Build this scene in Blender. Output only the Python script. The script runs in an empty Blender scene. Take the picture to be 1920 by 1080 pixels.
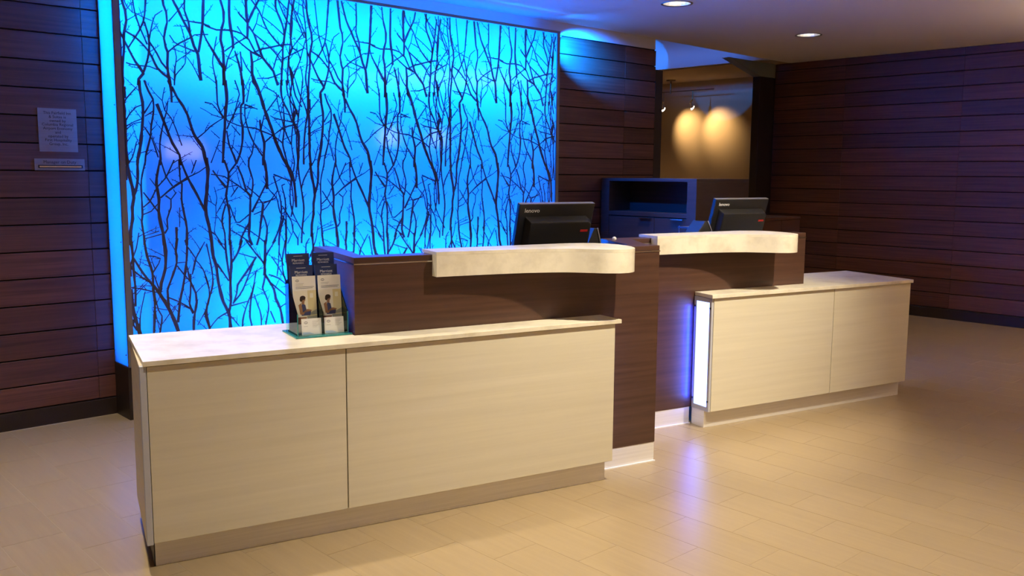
import bpy, bmesh, math, random
from mathutils import Vector, Matrix
random.seed(7)
SC = bpy.context.scene
COL = SC.collection

# ---------------------------------------------------------------- camera
CAM_F, PITCH, ROLL, YAW, CAM_H = 1700.83, 0.12549685, 0.00717976, 0.74477189, 1.5
def make_camera():
    cy, sy = math.cos(YAW), math.sin(YAW)
    F = Vector((sy*math.cos(PITCH), cy*math.cos(PITCH), -math.sin(PITCH)))
    R = Vector((cy, -sy, 0)); U = R.cross(F)
    R2 = R*math.cos(ROLL) + U*math.sin(ROLL); U2 = -R*math.sin(ROLL) + U*math.cos(ROLL)
    cam = bpy.data.cameras.new('camera'); o = bpy.data.objects.new('camera', cam); COL.objects.link(o)
    cam.sensor_width = 36.0; cam.lens = 36.0*CAM_F/1920.0; cam.clip_start = 0.05
    m = Matrix((R2, U2, -F)).transposed().to_4x4(); m.translation = Vector((0, 0, CAM_H))
    o.matrix_world = m; SC.camera = o
    return R2, U2, F
CR, CU, CF = make_camera()

# ---------------------------------------------------------------- world, exposure, lamps
w = bpy.data.worlds.new('world'); SC.world = w; w.use_nodes = True
w.node_tree.nodes['Background'].inputs[0].default_value = (0.02, 0.018, 0.016, 1)
w.node_tree.nodes['Background'].inputs[1].default_value = 0.3
SC.view_settings.view_transform = 'Standard'; SC.view_settings.look = 'None'
SC.view_settings.exposure = 0.0; SC.view_settings.gamma = 1.0; SC.view_settings.use_curve_mapping = False
cy_ = SC.cycles
cy_.use_denoising = True; cy_.max_bounces = 10; cy_.diffuse_bounces = 6; cy_.glossy_bounces = 4
cy_.transmission_bounces = 6; cy_.transparent_max_bounces = 12; cy_.sample_clamp_indirect = 6.0
cy_.caustics_reflective = False; cy_.caustics_refractive = False; cy_.blur_glossy = 0.5

WARM = (1.0, 0.86, 0.63)
CEIL = 2.82
# downlights: (x, y, watts, half cone deg); the first two are the ones in view
DOWN = [(5.86, 4.49, 130, 38), (8.02, 4.59, 22, 60), (1.30, 4.10, 260, 52), (3.70, 4.05, 70, 46),
        (3.05, 1.90, 500, 50), (4.50, 1.70, 390, 31), (0.70, 2.50, 105, 56),
        (2.0, -1.6, 240, 50), (4.6, -1.6, 240, 50), (7.2, -1.6, 70, 40), (9.0, -1.6, 40, 40)]  # this row is added behind the camera, to brighten the ceiling by bounce
AIM = {5: (4.62, 2.95, 1.0)}              # this added head is turned to brighten the right-hand desk's shelf
def spot(name, loc, power, half, color, target=None, blend=0.6, radius=0.045):
    l = bpy.data.lights.new(name, 'SPOT'); l.energy = power; l.color = color
    l.spot_size = math.radians(2*half); l.spot_blend = blend; l.shadow_soft_size = radius
    o = bpy.data.objects.new(name, l); COL.objects.link(o); o.location = loc
    if target is not None:
        d = (Vector(target) - Vector(loc)); o.rotation_euler = d.to_track_quat('-Z', 'Y').to_euler()
    return o
for i, (x, y, p, h) in enumerate(DOWN):
    spot('downlight_lamp', (x, y, CEIL+(0.0 if i in AIM else 0.035)), p, h, WARM, AIM.get(i), 1.0 if p > 200 else 0.7)
    if i < 2:
        l = bpy.data.lights.new('bulb_glow', 'POINT'); l.energy = 5.0; l.color = (1, 0.95, 0.88); l.shadow_soft_size = 0.015
        o = bpy.data.objects.new('bulb_glow', l); COL.objects.link(o); o.location = (x, y, CEIL+0.058)

# LED boards inside the backlit screen (rows from the bottom to the top, six columns)
BLUE = (0.0, 0.145, 1.0)
SX0, SX1, SZ0, SZ1, SY = 1.935, 5.590, 0.325, 2.687, 5.490
LED = [[2, 50, 54, 34, 16, 11], [.4, 30, 30, 14, 7, 4], [.4, 1.2, 1.5, 1.3, 1.5, 1.6], [.4, .6, 1.2, 1.3, 1.9, 1.8],
       [.5, .6, 1.7, 1.7, 2.0, 2.0], [5.5, 8, 9, 9, 9, 8], [42, 66, 95, 95, 90, 72]]
def area(name, loc, rot, sx, sy, power, color):
    l = bpy.data.lights.new(name, 'AREA'); l.shape = 'RECTANGLE'; l.size = sx; l.size_y = sy
    l.energy = power; l.color = color
    o = bpy.data.objects.new(name, l); COL.objects.link(o); o.location = loc; o.rotation_euler = rot
    return o
nr = len(LED); bw = (SX1-SX0-0.10)/6; bh = (SZ1-SZ0-0.08)/nr
for r in range(nr):
    for c in range(6):
        area('led_board', (SX0+0.05+bw*(c+0.5), 5.705, SZ0+0.04+bh*(r+0.5)), (math.radians(-90), 0, 0), bw, bh, LED[r][c]*1.7, BLUE)
# LED strips behind the glowing left side panel
for k, p in enumerate((4.0, 5.0, 9.0, 20.0)):
    area('led_strip', (SX0+0.16, 5.62, SZ0+0.06+0.575*(k+0.5)), (0, math.radians(90), 0), 0.56, 0.16, p, BLUE)
# LED at the open top right corner of the box washes the top plank; the second spot is added
spot('led_wash', (5.635, 5.51, 2.655), 1700, 27, (0.0, 0.16, 1.0), (5.98, 5.737, 2.575), 1.0, 0.02)
spot('hutch_fill', (5.640, 5.60, 1.960), 85, 33, (0.0, 0.14, 1.0), (6.45, 5.10, 1.18), 0.6, 0.015)  # added lower on the box side to brighten the hutch cubby
# LED cove in the raised pocket over the side room opening
area('led_cove', (7.26, 7.2, 2.93), (0, math.radians(-90), 0), 0.08, 2.2, 1.5, (0.06, 0.22, 1.0)).data.spread = 0.30
spot('led_cove_end', (7.28, 7.75, 3.02), 170, 9, (0.0, 0.22, 1.0), (9.335, 7.58, 2.90), 0.15, 0.01)
# unseen floor lamp, added behind the camera to brighten the ceiling
ADDED_TORCH = (8.3, 0.7, 1.80)
spot('added_torchiere_lamp', (ADDED_TORCH[0], ADDED_TORCH[1], ADDED_TORCH[2]+0.03), 340, 78, (1.0, 0.72, 0.46), (ADDED_TORCH[0], ADDED_TORCH[1], 3.0), 0.8, 0.05)
# added blue strip standing in for light leaking beside the lit end panel
DA = -0.23019142
def desk_w(s, t, z): return (s*math.cos(DA)-t*math.sin(DA), s*math.sin(DA)+t*math.cos(DA), z)
for (s, t, p) in ((3.590, 4.118, 4.0),):
    o = area('slot_leak_light', desk_w(s, t, 0.44), (0, 0, 0), 0.012, 0.56, p, (0.01, 0.04, 1.0))
    d = Vector((-0.85*math.cos(DA)-0.53*math.sin(DA), -0.85*math.sin(DA)+0.53*math.cos(DA), 0.0))
    o.rotation_euler = (-d).to_track_quat('Z', 'Y').to_euler()
# track heads in the side room
TRACK = [(10.45, 8.19, 2.42), (10.45, 7.69, 2.42)]
for (x, y, z) in TRACK:
    spot('track_lamp', (x+0.02, y-0.01, z-0.035), 30, 40, (1.0, 0.66, 0.30), (10.86, y-0.16, z-0.26), 1.0, 0.02)
spot('side_room_fill', (8.9, 8.2, 2.75), 32, 70, (1.0, 0.66, 0.34))  # unseen fill for the side room's ambient light, without a fitting

# ================================================================ helpers
DY = -0.23019142
def DW(s, t, z=0.0):                     # desk frame (along the desk, away from the room) -> world
    c, n = math.cos(DY), math.sin(DY)
    return Vector((s*c - t*n, s*n + t*c, z))

class MB:
    def __init__(self): self.v, self.f, self.m = [], [], []
    def add(self, vs, fs, mi=0):
        b = len(self.v); self.v += [tuple(p) for p in vs]
        self.f += [tuple(b+i for i in q) for q in fs]; self.m += [mi]*len(fs); return self
    def box(self, x0, x1, y0, y1, z0, z1, mi=0):
        vs = [(x, y, z) for z in (z0, z1) for y in (y0, y1) for x in (x0, x1)]
        return self.add(vs, [(0,2,3,1),(4,5,7,6),(0,1,5,4),(2,6,7,3),(0,4,6,2),(1,3,7,5)], mi)
    def prism(self, pts, z0, z1, mi=0):
        n = len(pts)
        a = sum(pts[i][0]*pts[(i+1)%n][1]-pts[(i+1)%n][0]*pts[i][1] for i in range(n))
        if a < 0: pts = pts[::-1]
        vs = [(p[0], p[1], z0) for p in pts] + [(p[0], p[1], z1) for p in pts]
        fs = [tuple(range(n-1, -1, -1)), tuple(range(n, 2*n))] + [(i, (i+1)%n, n+(i+1)%n, n+i) for i in range(n)]
        return self.add(vs, fs, mi)
    def lathe(self, prof, seg=24, c=(0,0,0), axis='z', mi=0, caps=True):
        vs = []; k = len(prof)
        for i in range(seg):
            a = 2*math.pi*i/seg
            for (r, h) in prof:
                p = (r*math.cos(a), r*math.sin(a), h)
                if axis == 'x': p = (p[2], p[0], p[1])
                if axis == 'y': p = (p[1], p[2], p[0])
                vs.append((p[0]+c[0], p[1]+c[1], p[2]+c[2]))
        fs = [(i*k+j, ((i+1)%seg)*k+j, ((i+1)%seg)*k+j+1, i*k+j+1) for i in range(seg) for j in range(k-1)]
        if caps:
            if prof[0][0] > 1e-5: fs.append(tuple(i*k for i in range(seg))[::-1])
            if prof[-1][0] > 1e-5: fs.append(tuple(i*k+k-1 for i in range(seg)))
        return self.add(vs, fs, mi)
    def tube(self, p0, p1, r0, r1=None, seg=10, mi=0):
        r1 = r0 if r1 is None else r1
        p0, p1 = Vector(p0), Vector(p1); q = (p1-p0).to_track_quat('Z', 'Y'); vs = []
        for p, r in ((p0, r0), (p1, r1)):
            for i in range(seg):
                a = 2*math.pi*i/seg; vs.append(p + q @ Vector((r*math.cos(a), r*math.sin(a), 0)))
        fs = [(i, (i+1)%seg, seg+(i+1)%seg, seg+i) for i in range(seg)] + [tuple(range(seg-1,-1,-1)), tuple(range(seg, 2*seg))]
        return self.add(vs, fs, mi)
    def xf(self, M):
        self.v = [tuple(M @ Vector(p)) for p in self.v]; return self
    def mesh(self, name, mats, bevel=0.0, smooth=False, seg=2):
        me = bpy.data.meshes.new(name); me.from_pydata(self.v, [], self.f)
        for m in (mats if isinstance(mats, (list, tuple)) else [mats]): me.materials.append(m)
        for p, i in zip(me.polygons, self.m): p.material_index = i
        bm = bmesh.new(); bm.from_mesh(me)
        bmesh.ops.remove_doubles(bm, verts=bm.verts, dist=1e-6)
        bmesh.ops.recalc_face_normals(bm, faces=bm.faces)
        if bevel > 0:
            es = [e for e in bm.edges if len(e.link_faces) == 2 and e.calc_face_angle(0) > 0.6]
            bmesh.ops.bevel(bm, geom=es, offset=bevel, segments=seg, affect='EDGES', profile=0.6, clamp_overlap=True)
        bm.to_mesh(me); bm.free()
        if smooth:
            for p in me.polygons: p.use_smooth = True
            me.set_sharp_from_angle(angle=math.radians(35))
        return me

def link(name, me, parent=None, loc=(0,0,0)):
    o = bpy.data.objects.new(name, me); COL.objects.link(o)
    if parent is not None: o.parent = parent
    o.location = loc; return o
def part(name, mb, mats, parent, bevel=0.0, smooth=False, label=None, seg=2):
    o = link(name, mb.mesh(name, mats, bevel, smooth, seg), parent)
    if label: o['label'] = label
    return o
def tag(o, label, cat, group=None):
    o['label'] = label; o['category'] = cat
    if group: o['group'] = group
    return o
def thing(name, label, cat, loc=(0,0,0), rz=0.0, group=None):
    o = bpy.data.objects.new(name, None); COL.objects.link(o); o.empty_display_size = 0.1
    o.location = loc; o.rotation_euler = (0, 0, rz); return tag(o, label, cat, group)
def struct(name, mb, mats, bevel=0.0):
    o = link(name, mb.mesh(name, mats, bevel)); o['kind'] = 'structure'; return o
def text(name, body, size, mat, parent, M, align='CENTER', depth=0.0006, sx=1.0):
    cu = bpy.data.curves.new(name, 'FONT'); cu.body = body; cu.size = size; cu.align_x = align; cu.align_y = 'CENTER'
    cu.extrude = depth; cu.resolution_u = 2; cu.space_line = 1.0
    to = bpy.data.objects.new(name, cu); COL.objects.link(to)
    bpy.context.view_layer.update()
    me = bpy.data.meshes.new_from_object(to.evaluated_get(bpy.context.evaluated_depsgraph_get()))
    bpy.data.objects.remove(to); bpy.data.curves.remove(cu)
    me.transform(M @ Matrix.Diagonal((sx, 1, 1, 1))); me.materials.clear(); me.materials.append(mat)
    return link(name, me, parent)

# ================================================================ materials
def new_mat(name):
    m = bpy.data.materials.new(name); m.use_nodes = True
    nt = m.node_tree; b = nt.nodes['Principled BSDF']; return m, nt, b
def plain(name, col, rough=0.5, metal=0.0, spec=0.5, emit=None, es=0.0):
    m, nt, b = new_mat(name)
    b.inputs['Base Color'].default_value = (*col, 1); b.inputs['Roughness'].default_value = rough
    b.inputs['Metallic'].default_value = metal; b.inputs['Specular IOR Level'].default_value = spec
    if emit: b.inputs['Emission Color'].default_value = (*emit, 1); b.inputs['Emission Strength'].default_value = es
    return m
def grain(name, c0, c1, scale, rough, contrast=(0.3, 0.7), bump=0.0, rand=0.0, spec=0.5, detail=6, offs=True, rough_var=0.0):
    """fine directional grain: noise stretched along one axis (scale gives frequency per axis)"""
    m, nt, b = new_mat(name); N = nt.nodes; L = nt.links
    tc = N.new('ShaderNodeTexCoord'); mp = N.new('ShaderNodeMapping'); mp.inputs['Scale'].default_value = scale
    oi = N.new('ShaderNodeObjectInfo')
    if offs:
        va = N.new('ShaderNodeVectorMath'); va.operation = 'MULTIPLY_ADD'
        va.inputs[1].default_value = (1, 1, 1)
        cm = N.new('ShaderNodeCombineXYZ'); mu = N.new('ShaderNodeMath'); mu.operation = 'MULTIPLY'; mu.inputs[1].default_value = 37.0
        L.new(oi.outputs['Random'], mu.inputs[0])
        for i in range(3): L.new(mu.outputs[0], cm.inputs[i])
        L.new(tc.outputs['Object'], va.inputs[0]); L.new(cm.outputs[0], va.inputs[2]); L.new(va.outputs[0], mp.inputs['Vector'])
    else: L.new(tc.outputs['Object'], mp.inputs['Vector'])
    nz = N.new('ShaderNodeTexNoise'); nz.inputs['Scale'].default_value = 1.0; nz.inputs['Detail'].default_value = detail
    nz.inputs['Roughness'].default_value = 0.62
    L.new(mp.outputs[0], nz.inputs['Vector'])
    cr = N.new('ShaderNodeValToRGB'); e = cr.color_ramp.elements
    e[0].position, e[1].position = contrast; e[0].color = (*c0, 1); e[1].color = (*c1, 1)
    L.new(nz.outputs['Fac'], cr.inputs['Fac'])
    out = cr.outputs['Color']
    if rand > 0:
        mr = N.new('ShaderNodeMapRange'); mr.inputs['To Min'].default_value = 1-rand; mr.inputs['To Max'].default_value = 1+rand
        L.new(oi.outputs['Random'], mr.inputs['Value'])
        mx = N.new('ShaderNodeMix'); mx.data_type = 'RGBA'; mx.blend_type = 'MULTIPLY'; mx.inputs['Factor'].default_value = 1
        L.new(out, mx.inputs['A']); L.new(mr.outputs[0], mx.inputs['B']); out = mx.outputs['Result']
    L.new(out, b.inputs['Base Color'])
    b.inputs['Roughness'].default_value = rough; b.inputs['Specular IOR Level'].default_value = spec
    if rough_var:
        mr2 = N.new('ShaderNodeMapRange'); mr2.inputs['To Min'].default_value = rough-rough_var; mr2.inputs['To Max'].default_value = rough+rough_var
        L.new(nz.outputs['Fac'], mr2.inputs['Value']); L.new(mr2.outputs[0], b.inputs['Roughness'])
    if bump:
        bp = N.new('ShaderNodeBump'); bp.inputs['Strength'].default_value = bump; bp.inputs['Distance'].default_value = 0.002
        L.new(nz.outputs['Fac'], bp.inputs['Height']); L.new(bp.outputs[0], b.inputs['Normal'])
    return m

M = {}
M['plank_x'] = grain('red brown plank', (0.060, 0.023, 0.017), (0.15, 0.058, 0.040), (1.6, 8, 55), 0.42, (0.30, 0.72), 0.25, 0.28)
M['plank_y'] = grain('red brown plank side', (0.068, 0.025, 0.014), (0.155, 0.056, 0.030), (8, 1.6, 55), 0.42, (0.30, 0.72), 0.25, 0.24)
M['gap'] = plain('dark backing', (0.012, 0.007, 0.006), 0.9, spec=0.1)
M['base'] = plain('dark baseboard', (0.022, 0.012, 0.010), 0.45)
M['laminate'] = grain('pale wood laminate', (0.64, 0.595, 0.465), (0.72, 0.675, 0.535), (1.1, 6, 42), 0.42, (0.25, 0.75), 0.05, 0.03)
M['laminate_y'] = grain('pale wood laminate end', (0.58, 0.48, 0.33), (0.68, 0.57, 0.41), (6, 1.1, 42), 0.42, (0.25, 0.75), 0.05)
M['dark'] = grain('dark wood veneer', (0.055, 0.025, 0.016), (0.092, 0.044, 0.029), (1.5, 8, 50), 0.33, (0.3, 0.7), 0.06)
M['hutch'] = grain('dark hutch laminate', (0.034, 0.022, 0.022), (0.056, 0.036, 0.036), (8, 1.5, 50), 0.38, (0.3, 0.7), 0.04, spec=0.7)
M['stone'] = grain('cream solid surface', (0.64, 0.59, 0.465), (0.82, 0.77, 0.63), (7, 7, 7), 0.28, (0.32, 0.55), 0.0, detail=9)
M['steel'] = grain('brushed steel', (0.76, 0.75, 0.73), (0.88, 0.87, 0.85), (2, 2, 160), 0.36, (0.3, 0.7), 0.05)
M['steel'].node_tree.nodes['Principled BSDF'].inputs['Metallic'].default_value = 0.3
M['chrome'] = plain('polished chrome', (0.78, 0.74, 0.70), 0.18, 1.0)
M['alu'] = plain('grey aluminium', (0.42, 0.43, 0.46), 0.4, 0.8)
M['pale_frame'] = plain('pale grey frame', (0.50, 0.52, 0.60), 0.45)  # lightened so the colour carries the lit panel's glow on its frame
M['frame'] = plain('dark grey metal frame', (0.20, 0.185, 0.185), 0.45, 0.2)
M['tile'] = grain('beige floor tile', (0.305, 0.230, 0.132), (0.355, 0.270, 0.158), (45, 2.5, 10), 0.30, (0.25, 0.75), 0.03, 0.02, rough_var=0.05, spec=0.4)
M['grout'] = plain('pale grout', (0.47, 0.385, 0.28), 0.8, spec=0.2)
M['ceil'] = plain('ceiling paint', (0.84, 0.80, 0.78), 0.9, spec=0.1)
M['paint'] = plain('beige wall paint', (0.55, 0.43, 0.29), 0.9, spec=0.1)
M['white_paint'] = plain('off white paint', (0.66, 0.66, 0.68), 0.9, spec=0.1)
M['soffit'] = plain('shade darkened soffit paint', (0.20, 0.22, 0.20), 0.9, spec=0.1)  # colour darkened to stand for the soffit being unlit
M['black'] = plain('black plastic', (0.012, 0.012, 0.013), 0.42)
M['black2'] = plain('black satin plastic', (0.013, 0.013, 0.013), 0.48)
M['grey'] = plain('grey plastic', (0.20, 0.20, 0.20), 0.4)
M['white'] = plain('white paper', (0.80, 0.79, 0.76), 0.5)
M['ivory'] = plain('ivory paper', (0.84, 0.82, 0.76), 0.5)
M['navy'] = plain('navy print', (0.030, 0.050, 0.16), 0.4)
M['ink_white'] = plain('white lettering', (0.95, 0.95, 0.95), 0.5)
M['ink_grey'] = plain('grey lettering', (0.30, 0.29, 0.30), 0.6)
M['ink_dark'] = plain('dark engraved lettering', (0.035, 0.025, 0.02), 0.6)
M['red'] = plain('red label', (0.45, 0.02, 0.02), 0.4)
M['plaque'] = grain('brushed bronze grey plate', (0.26, 0.20, 0.155), (0.31, 0.24, 0.19), (3, 3, 120), 0.45, (0.3, 0.7))
M['plaque'].node_tree.nodes['Principled BSDF'].inputs['Metallic'].default_value = 0.0
M['bronze'] = plain('bronze track metal', (0.16, 0.10, 0.05), 0.35, 0.9)
M['skin'] = plain('printed skin tone', (0.33, 0.17, 0.09), 0.5)
M['hair'] = plain('printed dark hair', (0.03, 0.015, 0.01), 0.5)
M['dress'] = plain('printed navy dress', (0.05, 0.06, 0.16), 0.5)
M['sofa'] = plain('printed rust seat', (0.20, 0.07, 0.04), 0.5)
M['sand'] = plain('printed sand background', (0.70, 0.61, 0.33), 0.5)
M['pale'] = plain('printed pale background', (0.80, 0.76, 0.62), 0.5)
M['sage'] = plain('printed sage cushion', (0.34, 0.34, 0.28), 0.5)
M['sky'] = plain('printed light blue', (0.45, 0.60, 0.80), 0.5)

def translucent(name, col, gloss_rough=0.07, ior=1.45):
    m, nt, b = new_mat(name); N = nt.nodes; L = nt.links; N.remove(b)
    t = N.new('ShaderNodeBsdfTranslucent'); t.inputs['Color'].default_value = (*col, 1)
    d = N.new('ShaderNodeBsdfDiffuse'); d.inputs['Color'].default_value = (0.5, 0.5, 0.5, 1)
    g = N.new('ShaderNodeBsdfGlossy'); g.inputs['Roughness'].default_value = gloss_rough
    fr = N.new('ShaderNodeFresnel'); fr.inputs['IOR'].default_value = ior
    a = N.new('ShaderNodeMixShader'); a.inputs[0].default_value = 0.02
    c = N.new('ShaderNodeMixShader')
    L.new(t.outputs[0], a.inputs[1]); L.new(d.outputs[0], a.inputs[2])
    L.new(fr.outputs[0], c.inputs[0]); L.new(a.outputs[0], c.inputs[1]); L.new(g.outputs[0], c.inputs[2])
    L.new(c.outputs[0], N['Material Output'].inputs['Surface']); return m
M['opal'] = translucent('opal backlit panel', (0.85, 0.87, 0.90))
def branch_mat():
    m, nt, b = new_mat('dark twig'); N = nt.nodes; L = nt.links; N.remove(b)
    t = N.new('ShaderNodeBsdfTranslucent'); t.inputs['Color'].default_value = (0.30, 0.22, 0.30, 1)
    d = N.new('ShaderNodeBsdfDiffuse'); d.inputs['Color'].default_value = (0.095, 0.080, 0.078, 1)
    a = N.new('ShaderNodeMixShader'); a.inputs[0].default_value = 0.95
    L.new(t.outputs[0], a.inputs[1]); L.new(d.outputs[0], a.inputs[2]); L.new(a.outputs[0], N['Material Output'].inputs['Surface'])
    return m
M['twig'] = branch_mat()
def emit_mat(name, col, s):
    m, nt, b = new_mat(name); N = nt.nodes; N.remove(b)
    e = N.new('ShaderNodeEmission'); e.inputs[0].default_value = (*col, 1); e.inputs[1].default_value = s
    nt.links.new(e.outputs[0], N['Material Output'].inputs['Surface']); return m
M['lightbox'] = emit_mat('lit blue white panel', (0.22, 0.33, 1.0), 6.0)
M['lamp'] = emit_mat('lamp glow', (1.0, 0.86, 0.62), 9.0)
M['shade'] = emit_mat('lit drum shade', (1.0, 0.68, 0.42), 11.0)
def acrylic():
    m, nt, b = new_mat('clear teal acrylic'); N = nt.nodes; L = nt.links; N.remove(b)
    t = N.new('ShaderNodeBsdfTransparent'); t.inputs['Color'].default_value = (0.84, 0.95, 0.96, 1)
    g = N.new('ShaderNodeBsdfGlossy'); g.inputs['Roughness'].default_value = 0.05; g.inputs['Color'].default_value = (0.8, 0.95, 1, 1)
    fr = N.new('ShaderNodeFresnel'); fr.inputs['IOR'].default_value = 1.45; a = N.new('ShaderNodeMixShader')
    L.new(fr.outputs[0], a.inputs[0]); L.new(t.outputs[0], a.inputs[1]); L.new(g.outputs[0], a.inputs[2])
    L.new(a.outputs[0], N['Material Output'].inputs['Surface']); return m
M['acrylic'] = acrylic()
M['acrylic_edge'] = plain('teal acrylic edge', (0.03, 0.22, 0.24), 0.15)

# ================================================================ the room
XL, XR, YF, YB = -4.0, 9.844, -3.6, 5.737
floor = struct('floor', MB().box(XL-0.2, 11.2, YF-0.2, 9.2, -0.12, -0.0008), M['grout'])
TW, TL, TX, TY, TG = 0.2328, 0.4656, 0.855, 4.40, 0.0016
def project(p):
    v = Vector(p) - Vector((0, 0, CAM_H)); d = v.dot(CF)
    if d < 0.1: return None
    return 960 + CAM_F*v.dot(CR)/d, 540 - CAM_F*v.dot(CU)/d
cells = []
for i in range(-12, 39):
    for j in range(-14, 5):
        x0 = TX + i*TW; y0 = TY + (j - 0.5*(i % 2))*TL
        xa, xb, ya, yb = x0+TG/2, min(x0+TW, XR-0.02)-TG/2, y0+TG/2, min(y0+TL, YB-0.03)-TG/2
        if xb-xa < 0.03 or yb-ya < 0.03: continue
        cx, cyy = (xa+xb)/2, (ya+yb)/2
        vis = False
        for q in ((xa, ya), (xb, ya), (xa, yb), (xb, yb), (cx, cyy)):
            pr = project((q[0], q[1], 0))
            s = q[0]*math.cos(DY)+q[1]*math.sin(DY); t = -q[0]*math.sin(DY)+q[1]*math.cos(DY)
            hidden = (t > 3.6 and 0.46 < s < 2.94) or (t > 4.1 and s >= 2.94 and s/t < 1.36) or (t > 4.3 and s/t > 0.2 and s/t < 1.36)
            if pr and -20 < pr[0] < 1940 and pr[1] < 1100 and not hidden: vis = True
        cells.append((vis, math.hypot(cx, cyy), xa, xb, ya, yb))
cells.sort(key=lambda c: (not c[0], c[1]))
tile_cache = {}
rest = MB()
for n, (vis, d, xa, xb, ya, yb) in enumerate(cells):
    if n < 300 and vis:
        k = (round(xb-xa, 3), round(yb-ya, 3))
        if k not in tile_cache:
            tile_cache[k] = MB().box(-k[0]/2, k[0]/2, -k[1]/2, k[1]/2, -0.0008, 0.0).mesh('tile', M['tile'])
        link('tile', tile_cache[k], floor, ((xa+xb)/2, (ya+yb)/2, 0))
    else: rest.box(xa, xb, ya, yb, -0.0008, 0)
o = part('tile_field', rest, M['tile'], floor); o['kind'] = 'stuff'

# main ceiling with round holes for the downlights
def ceiling_mesh():
    bm = bmesh.new(); es = []
    def loop(pts):
        vs = [bm.verts.new((p[0], p[1], CEIL)) for p in pts]
        for i in range(len(vs)): es.append(bm.edges.new((vs[i], vs[(i+1) % len(vs)])))
    loop([(XL, YF), (XR+0.1, YF), (XR+0.1, 5.86), (9.34, 5.86), (7.20, 5.775), (7.16, 5.775), (XL, 5.775)])
    for (x, y, p, h) in DOWN: loop([(x+0.108*math.cos(2*math.pi*k/32), y+0.108*math.sin(2*math.pi*k/32)) for k in range(32)])
    bmesh.ops.triangle_fill(bm, use_beauty=True, use_dissolve=False, edges=es)
    r = bmesh.ops.extrude_face_region(bm, geom=bm.faces[:])
    bmesh.ops.translate(bm, verts=[v for v in r['geom'] if isinstance(v, bmesh.types.BMVert)], vec=(0, 0, 0.03))
    bmesh.ops.recalc_face_normals(bm, faces=bm.faces)
    me = bpy.data.meshes.new('ceiling'); bm.to_mesh(me); bm.free(); me.materials.append(M['ceil']); return me
o = link('ceiling', ceiling_mesh()); o['kind'] = 'structure'

# walls out of view
struct('wall_front', MB().box(XL-0.1, 11.2, YF-0.1, YF, -0.12, 3.2), M['paint'])
struct('wall_left', MB().box(XL-0.1, XL, YF, YB+0.2, -0.12, 3.2), M['paint'])

# back wall: painted strip on top, dark backing and planks
PT = 0.021
wall_back = struct('wall_back', MB().box(XL, 7.185, YB+PT, YB+0.22, -0.12, 2.712, 0).box(XL, 7.185, YB+0.012, YB+0.22, 2.712, 2.85, 1), [M['gap'], M['white_paint']])
def planks(parent, rows, segs, axis, plane, mat, g=0.0075):
    cache = {}
    for (z0, z1) in rows:
        for (a, b) in segs:
            k = (round(b-a, 4), round(z1-z0, 4))
            if k not in cache:
                L2 = k[0]/2-0.0006; H = k[1]
                mb = MB()
                if axis == 'x': mb.box(-L2, L2, 0, PT-0.001, g/2, H-g/2)
                else: mb.box(0, PT-0.001, -L2, L2, g/2, H-g/2)
                cache[k] = mb.mesh('plank', mat, 0.0015, seg=1)
            j = random.uniform(-0.0012, 0.0012)
            loc = ((a+b)/2, plane+0.001+j*0.5+0.0006, z0) if axis == 'x' else (plane+0.001+j*0.5+0.0006, (a+b)/2, z0)
            link('plank', cache[k], parent, loc)
rowsL = [(1.342+0.1565*k, 1.342+0.1565*(k+1)) for k in range(-8, 8)] 
rowsL = [(max(a, 0.104), b) for a, b in rowsL] + [(1.342+0.1565*8, 2.712)]
planks(wall_back, rowsL, [(-1.82, -0.6), (-0.6, 0.62), (0.62, 1.838), (1.838, 3.06)], 'x', YB, M['plank_x'])
rowsM = [(1.342+0.1512*k, 1.342+0.1512*(k+1)) for k in range(-8, 9)]
rowsM = [(max(a, 0.104), b) for a, b in rowsM]
planks(wall_back, rowsM, [(5.50, 6.728), (6.728, 7.185)], 'x', YB, M['plank_x'])
struct('baseboard_back', MB().box(XL, 7.185, YB-0.016, YB+PT, -0.003, 0.102), M['base'], 0.002)
struct('trim_1', MB().box(7.187, 7.30, YB+0.002, YB+0.22, 0, 2.520), M['base'], 0.002)   # dark edge of the opening

# right wall
wall_right = struct('wall_right', MB().box(XR+PT, XR+0.2, YF, 6.045, -0.12, 2.85), M['gap'])
rowsR = [(0.110, 0.27)] + [(0.27+0.1541*k, 0.27+0.1541*(k+1)) for k in range(0, 16)] + [(0.27+0.1541*16, CEIL)]
planks(wall_right, rowsR, [(5.15, 6.045), (3.86, 5.15), (2.57, 3.86), (1.28, 2.57), (0.0, 1.28)], 'y', XR, M['plank_y'])
struct('baseboard_right', MB().box(XR-0.016, XR+PT, YF, 6.04, -0.003, 0.108), M['base'], 0.002)

# opening to the side room: raised pocket, tan ceiling, beige wall
struct('wall_pocket_right', MB().prism([(9.31, 9.1), (9.335, 7.46), (9.345, 5.87), (9.46, 5.87), (9.44, 9.1)], CEIL, 3.25), M['white_paint'])
struct('ceiling_pocket', MB().box(7.1, 9.46, 5.79, 9.1, 3.25, 3.30), M['ceil'])
struct('wall_pocket_front', MB().box(7.1, 9.34, 5.79, 5.82, 2.86, 3.25), M['white_paint'])
struct('wall_pocket_left', MB().box(7.08, 7.183, 5.96, 9.1, -0.12, 3.25), M['paint'])
struct('wall_side_room_back', MB().box(7.18, 10.96, 9.1, 9.2, -0.12, 3.25), M['paint'])
struct('ceiling_side_room', MB().prism([(9.36, 9.1), (9.395, 7.46), (9.41, 5.87), (10.86, 5.87), (10.86, 9.1)], CEIL, CEIL+0.04), M['paint'])
struct('wall_side_room', MB().box(10.86, 10.96, 6.15, 9.1, -0.12, 2.86), M['paint'])
struct('trim_2', MB().box(9.53, 10.90, 6.05, 6.15, -0.003, 2.655), M['base'], 0.002)      # dark jamb
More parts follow.
